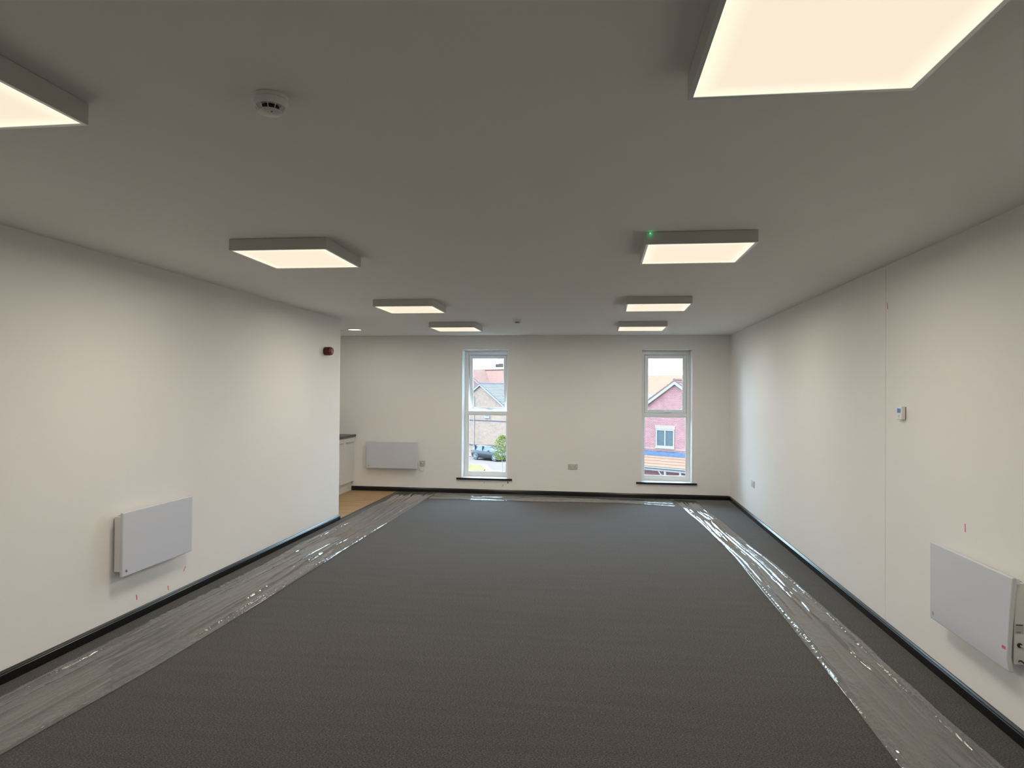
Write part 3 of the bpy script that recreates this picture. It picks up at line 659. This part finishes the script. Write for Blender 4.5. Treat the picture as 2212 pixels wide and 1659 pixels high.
def gsec(x, w0, w1, z0, z1): return [(x,-w0,z0),(x,-w1,z1),(x,-w1*.6,z1+.02),(x,w1*.6,z1+.02),(x,w1,z1),(x,w0,z0)]
mb = MB(); loft(mb, [gsec(-1.93,.74,.70,.97,1.02),gsec(-1.62,.80,.64,.97,1.36),gsec(-1.0,.82,.63,.97,1.44),gsec(-.2,.82,.63,.95,1.45),gsec(.35,.82,.62,.94,1.36),gsec(1.12,.78,.70,.92,.96)])
mb.build('glasshouse', M_cglass, car, smooth=True)
mb = MB(); loft(mb, [[(x,-w,z-.05),(x,-w*.9,z),(x,w*.9,z),(x,w,z-.05)] for x,w,z in ((-1.72,.66,1.37),(-1.3,.66,1.46),(-.5,.66,1.49),(.2,.65,1.44),(.42,.63,1.37))])
mb.build('roof', M_car, car, smooth=True)
for sg in (-1,1):
    for xx, lean in ((-1.45,-.02),(-.42,0)): MB().prism([(.97,xx-.03),(1.42,xx+lean-.02),(1.42,xx+lean+.03),(.97,xx+.03)], 1, sg*.835, sg*.66).build('pillar', M_car, car)
    for wx in (-1.30, 1.30):
        MB().lathe([(.37,0),(.37,-.01)], 24, (wx,sg*.895+(.005 if sg>0 else .005),.36), 'y').build('wheel_arch', M_dark, car)
        wh = MB().lathe([(.26,-.10),(.315,-.09),(.325,0),(.315,.09),(.26,.10)], 24, (wx,sg*.84,.325), 'y').build('wheel', M_tyre, car, smooth=True)
        rm = MB().lathe([(.05,0),(.05,sg*.02)], 16, (wx,sg*.945,.325), 'y')
        for k in range(5):
            a = 2*math.pi*k/5; rm.box((wx-.001,sg*.93,.324),(wx+.001,sg*.95,.326)); rm.tube([(wx+.04*math.cos(a),sg*.95,.325+.04*math.sin(a)),(wx+.23*math.cos(a),sg*.95,.325+.23*math.sin(a))], .03, 6)
        rm.build('alloy_rim', M_rim, wh)
    MB().box((-2.03,sg*.62,.80),(-1.90,sg*.84,.93)).build('tail_light', mat('red_tail_light', (.5,.02,.02), .2), car)
    MB().box((1.78,sg*.52,.60),(1.99,sg*.76,.72)).build('headlight', mat('clear_headlight', (.7,.75,.8), .1), car)
    MB().box((.42,sg*.86,.95),(.58,sg*1.02,1.07)).build('wing_mirror', M_car, car, bevel=.02)
MB().box((-2.06,-.26,.58),(-2.01,.26,.69)).build('number_plate', mat('yellow_plate', (.7,.55,.05), .5), car)

# ---- young street tree
tr = tag(empty('street_tree', (-8.40,58.06,GZ+.06)), 'slender young tree with light green leaves beside the road', 'tree')
trunk = MB().tube([(0,0,0),(-.02,0,.6),(-.05,.02,1.1),(-.02,0,1.7),(0,0,2.4)], [.045,.04,.035,.025,.01], 8)
for k in range(9):
    a = k*2.4; z = 1.05+.13*k; r = .45*(1-.06*k); trunk.tube([(-.03,0,z),(-.03+r*math.cos(a)*.6,r*math.sin(a)*.6,z+.22),(-.03+r*math.cos(a),r*math.sin(a),z+.45)], [.014,.009,.004], 5)
trunk.build('trunk', mat('young_bark', (.13,.10,.08), .9), tr)
lv = MB()
for k in range(2600):
    z = .95+2.15*random.random()**.9; f = (z-.95)/2.15; rm_ = .15+.72*math.sin(math.pi*min(1,f*.86+.14))**.8
    a = random.random()*6.283; r = rm_*math.sqrt(random.random()); c = Vector((r*math.cos(a)-.03, r*math.sin(a), z))
    d = Vector((random.gauss(0,1),random.gauss(0,1),random.gauss(0,.6))).normalized(); e = d.orthogonal().normalized(); e.rotate(Matrix.Rotation(random.random()*6.28,3,d)); s_ = .04+.03*random.random()
    lv.add([c-d*s_, c+e*s_*.5, c+d*s_, c-e*s_*.5], [(0,1,2,3)])
cr_ = lv.build('crown', mat('fresh_green_leaves', (.080,.088,.026), .7, spec=0., noise=.45, nscale=5), tr); cr_['kind'] = 'stuff'
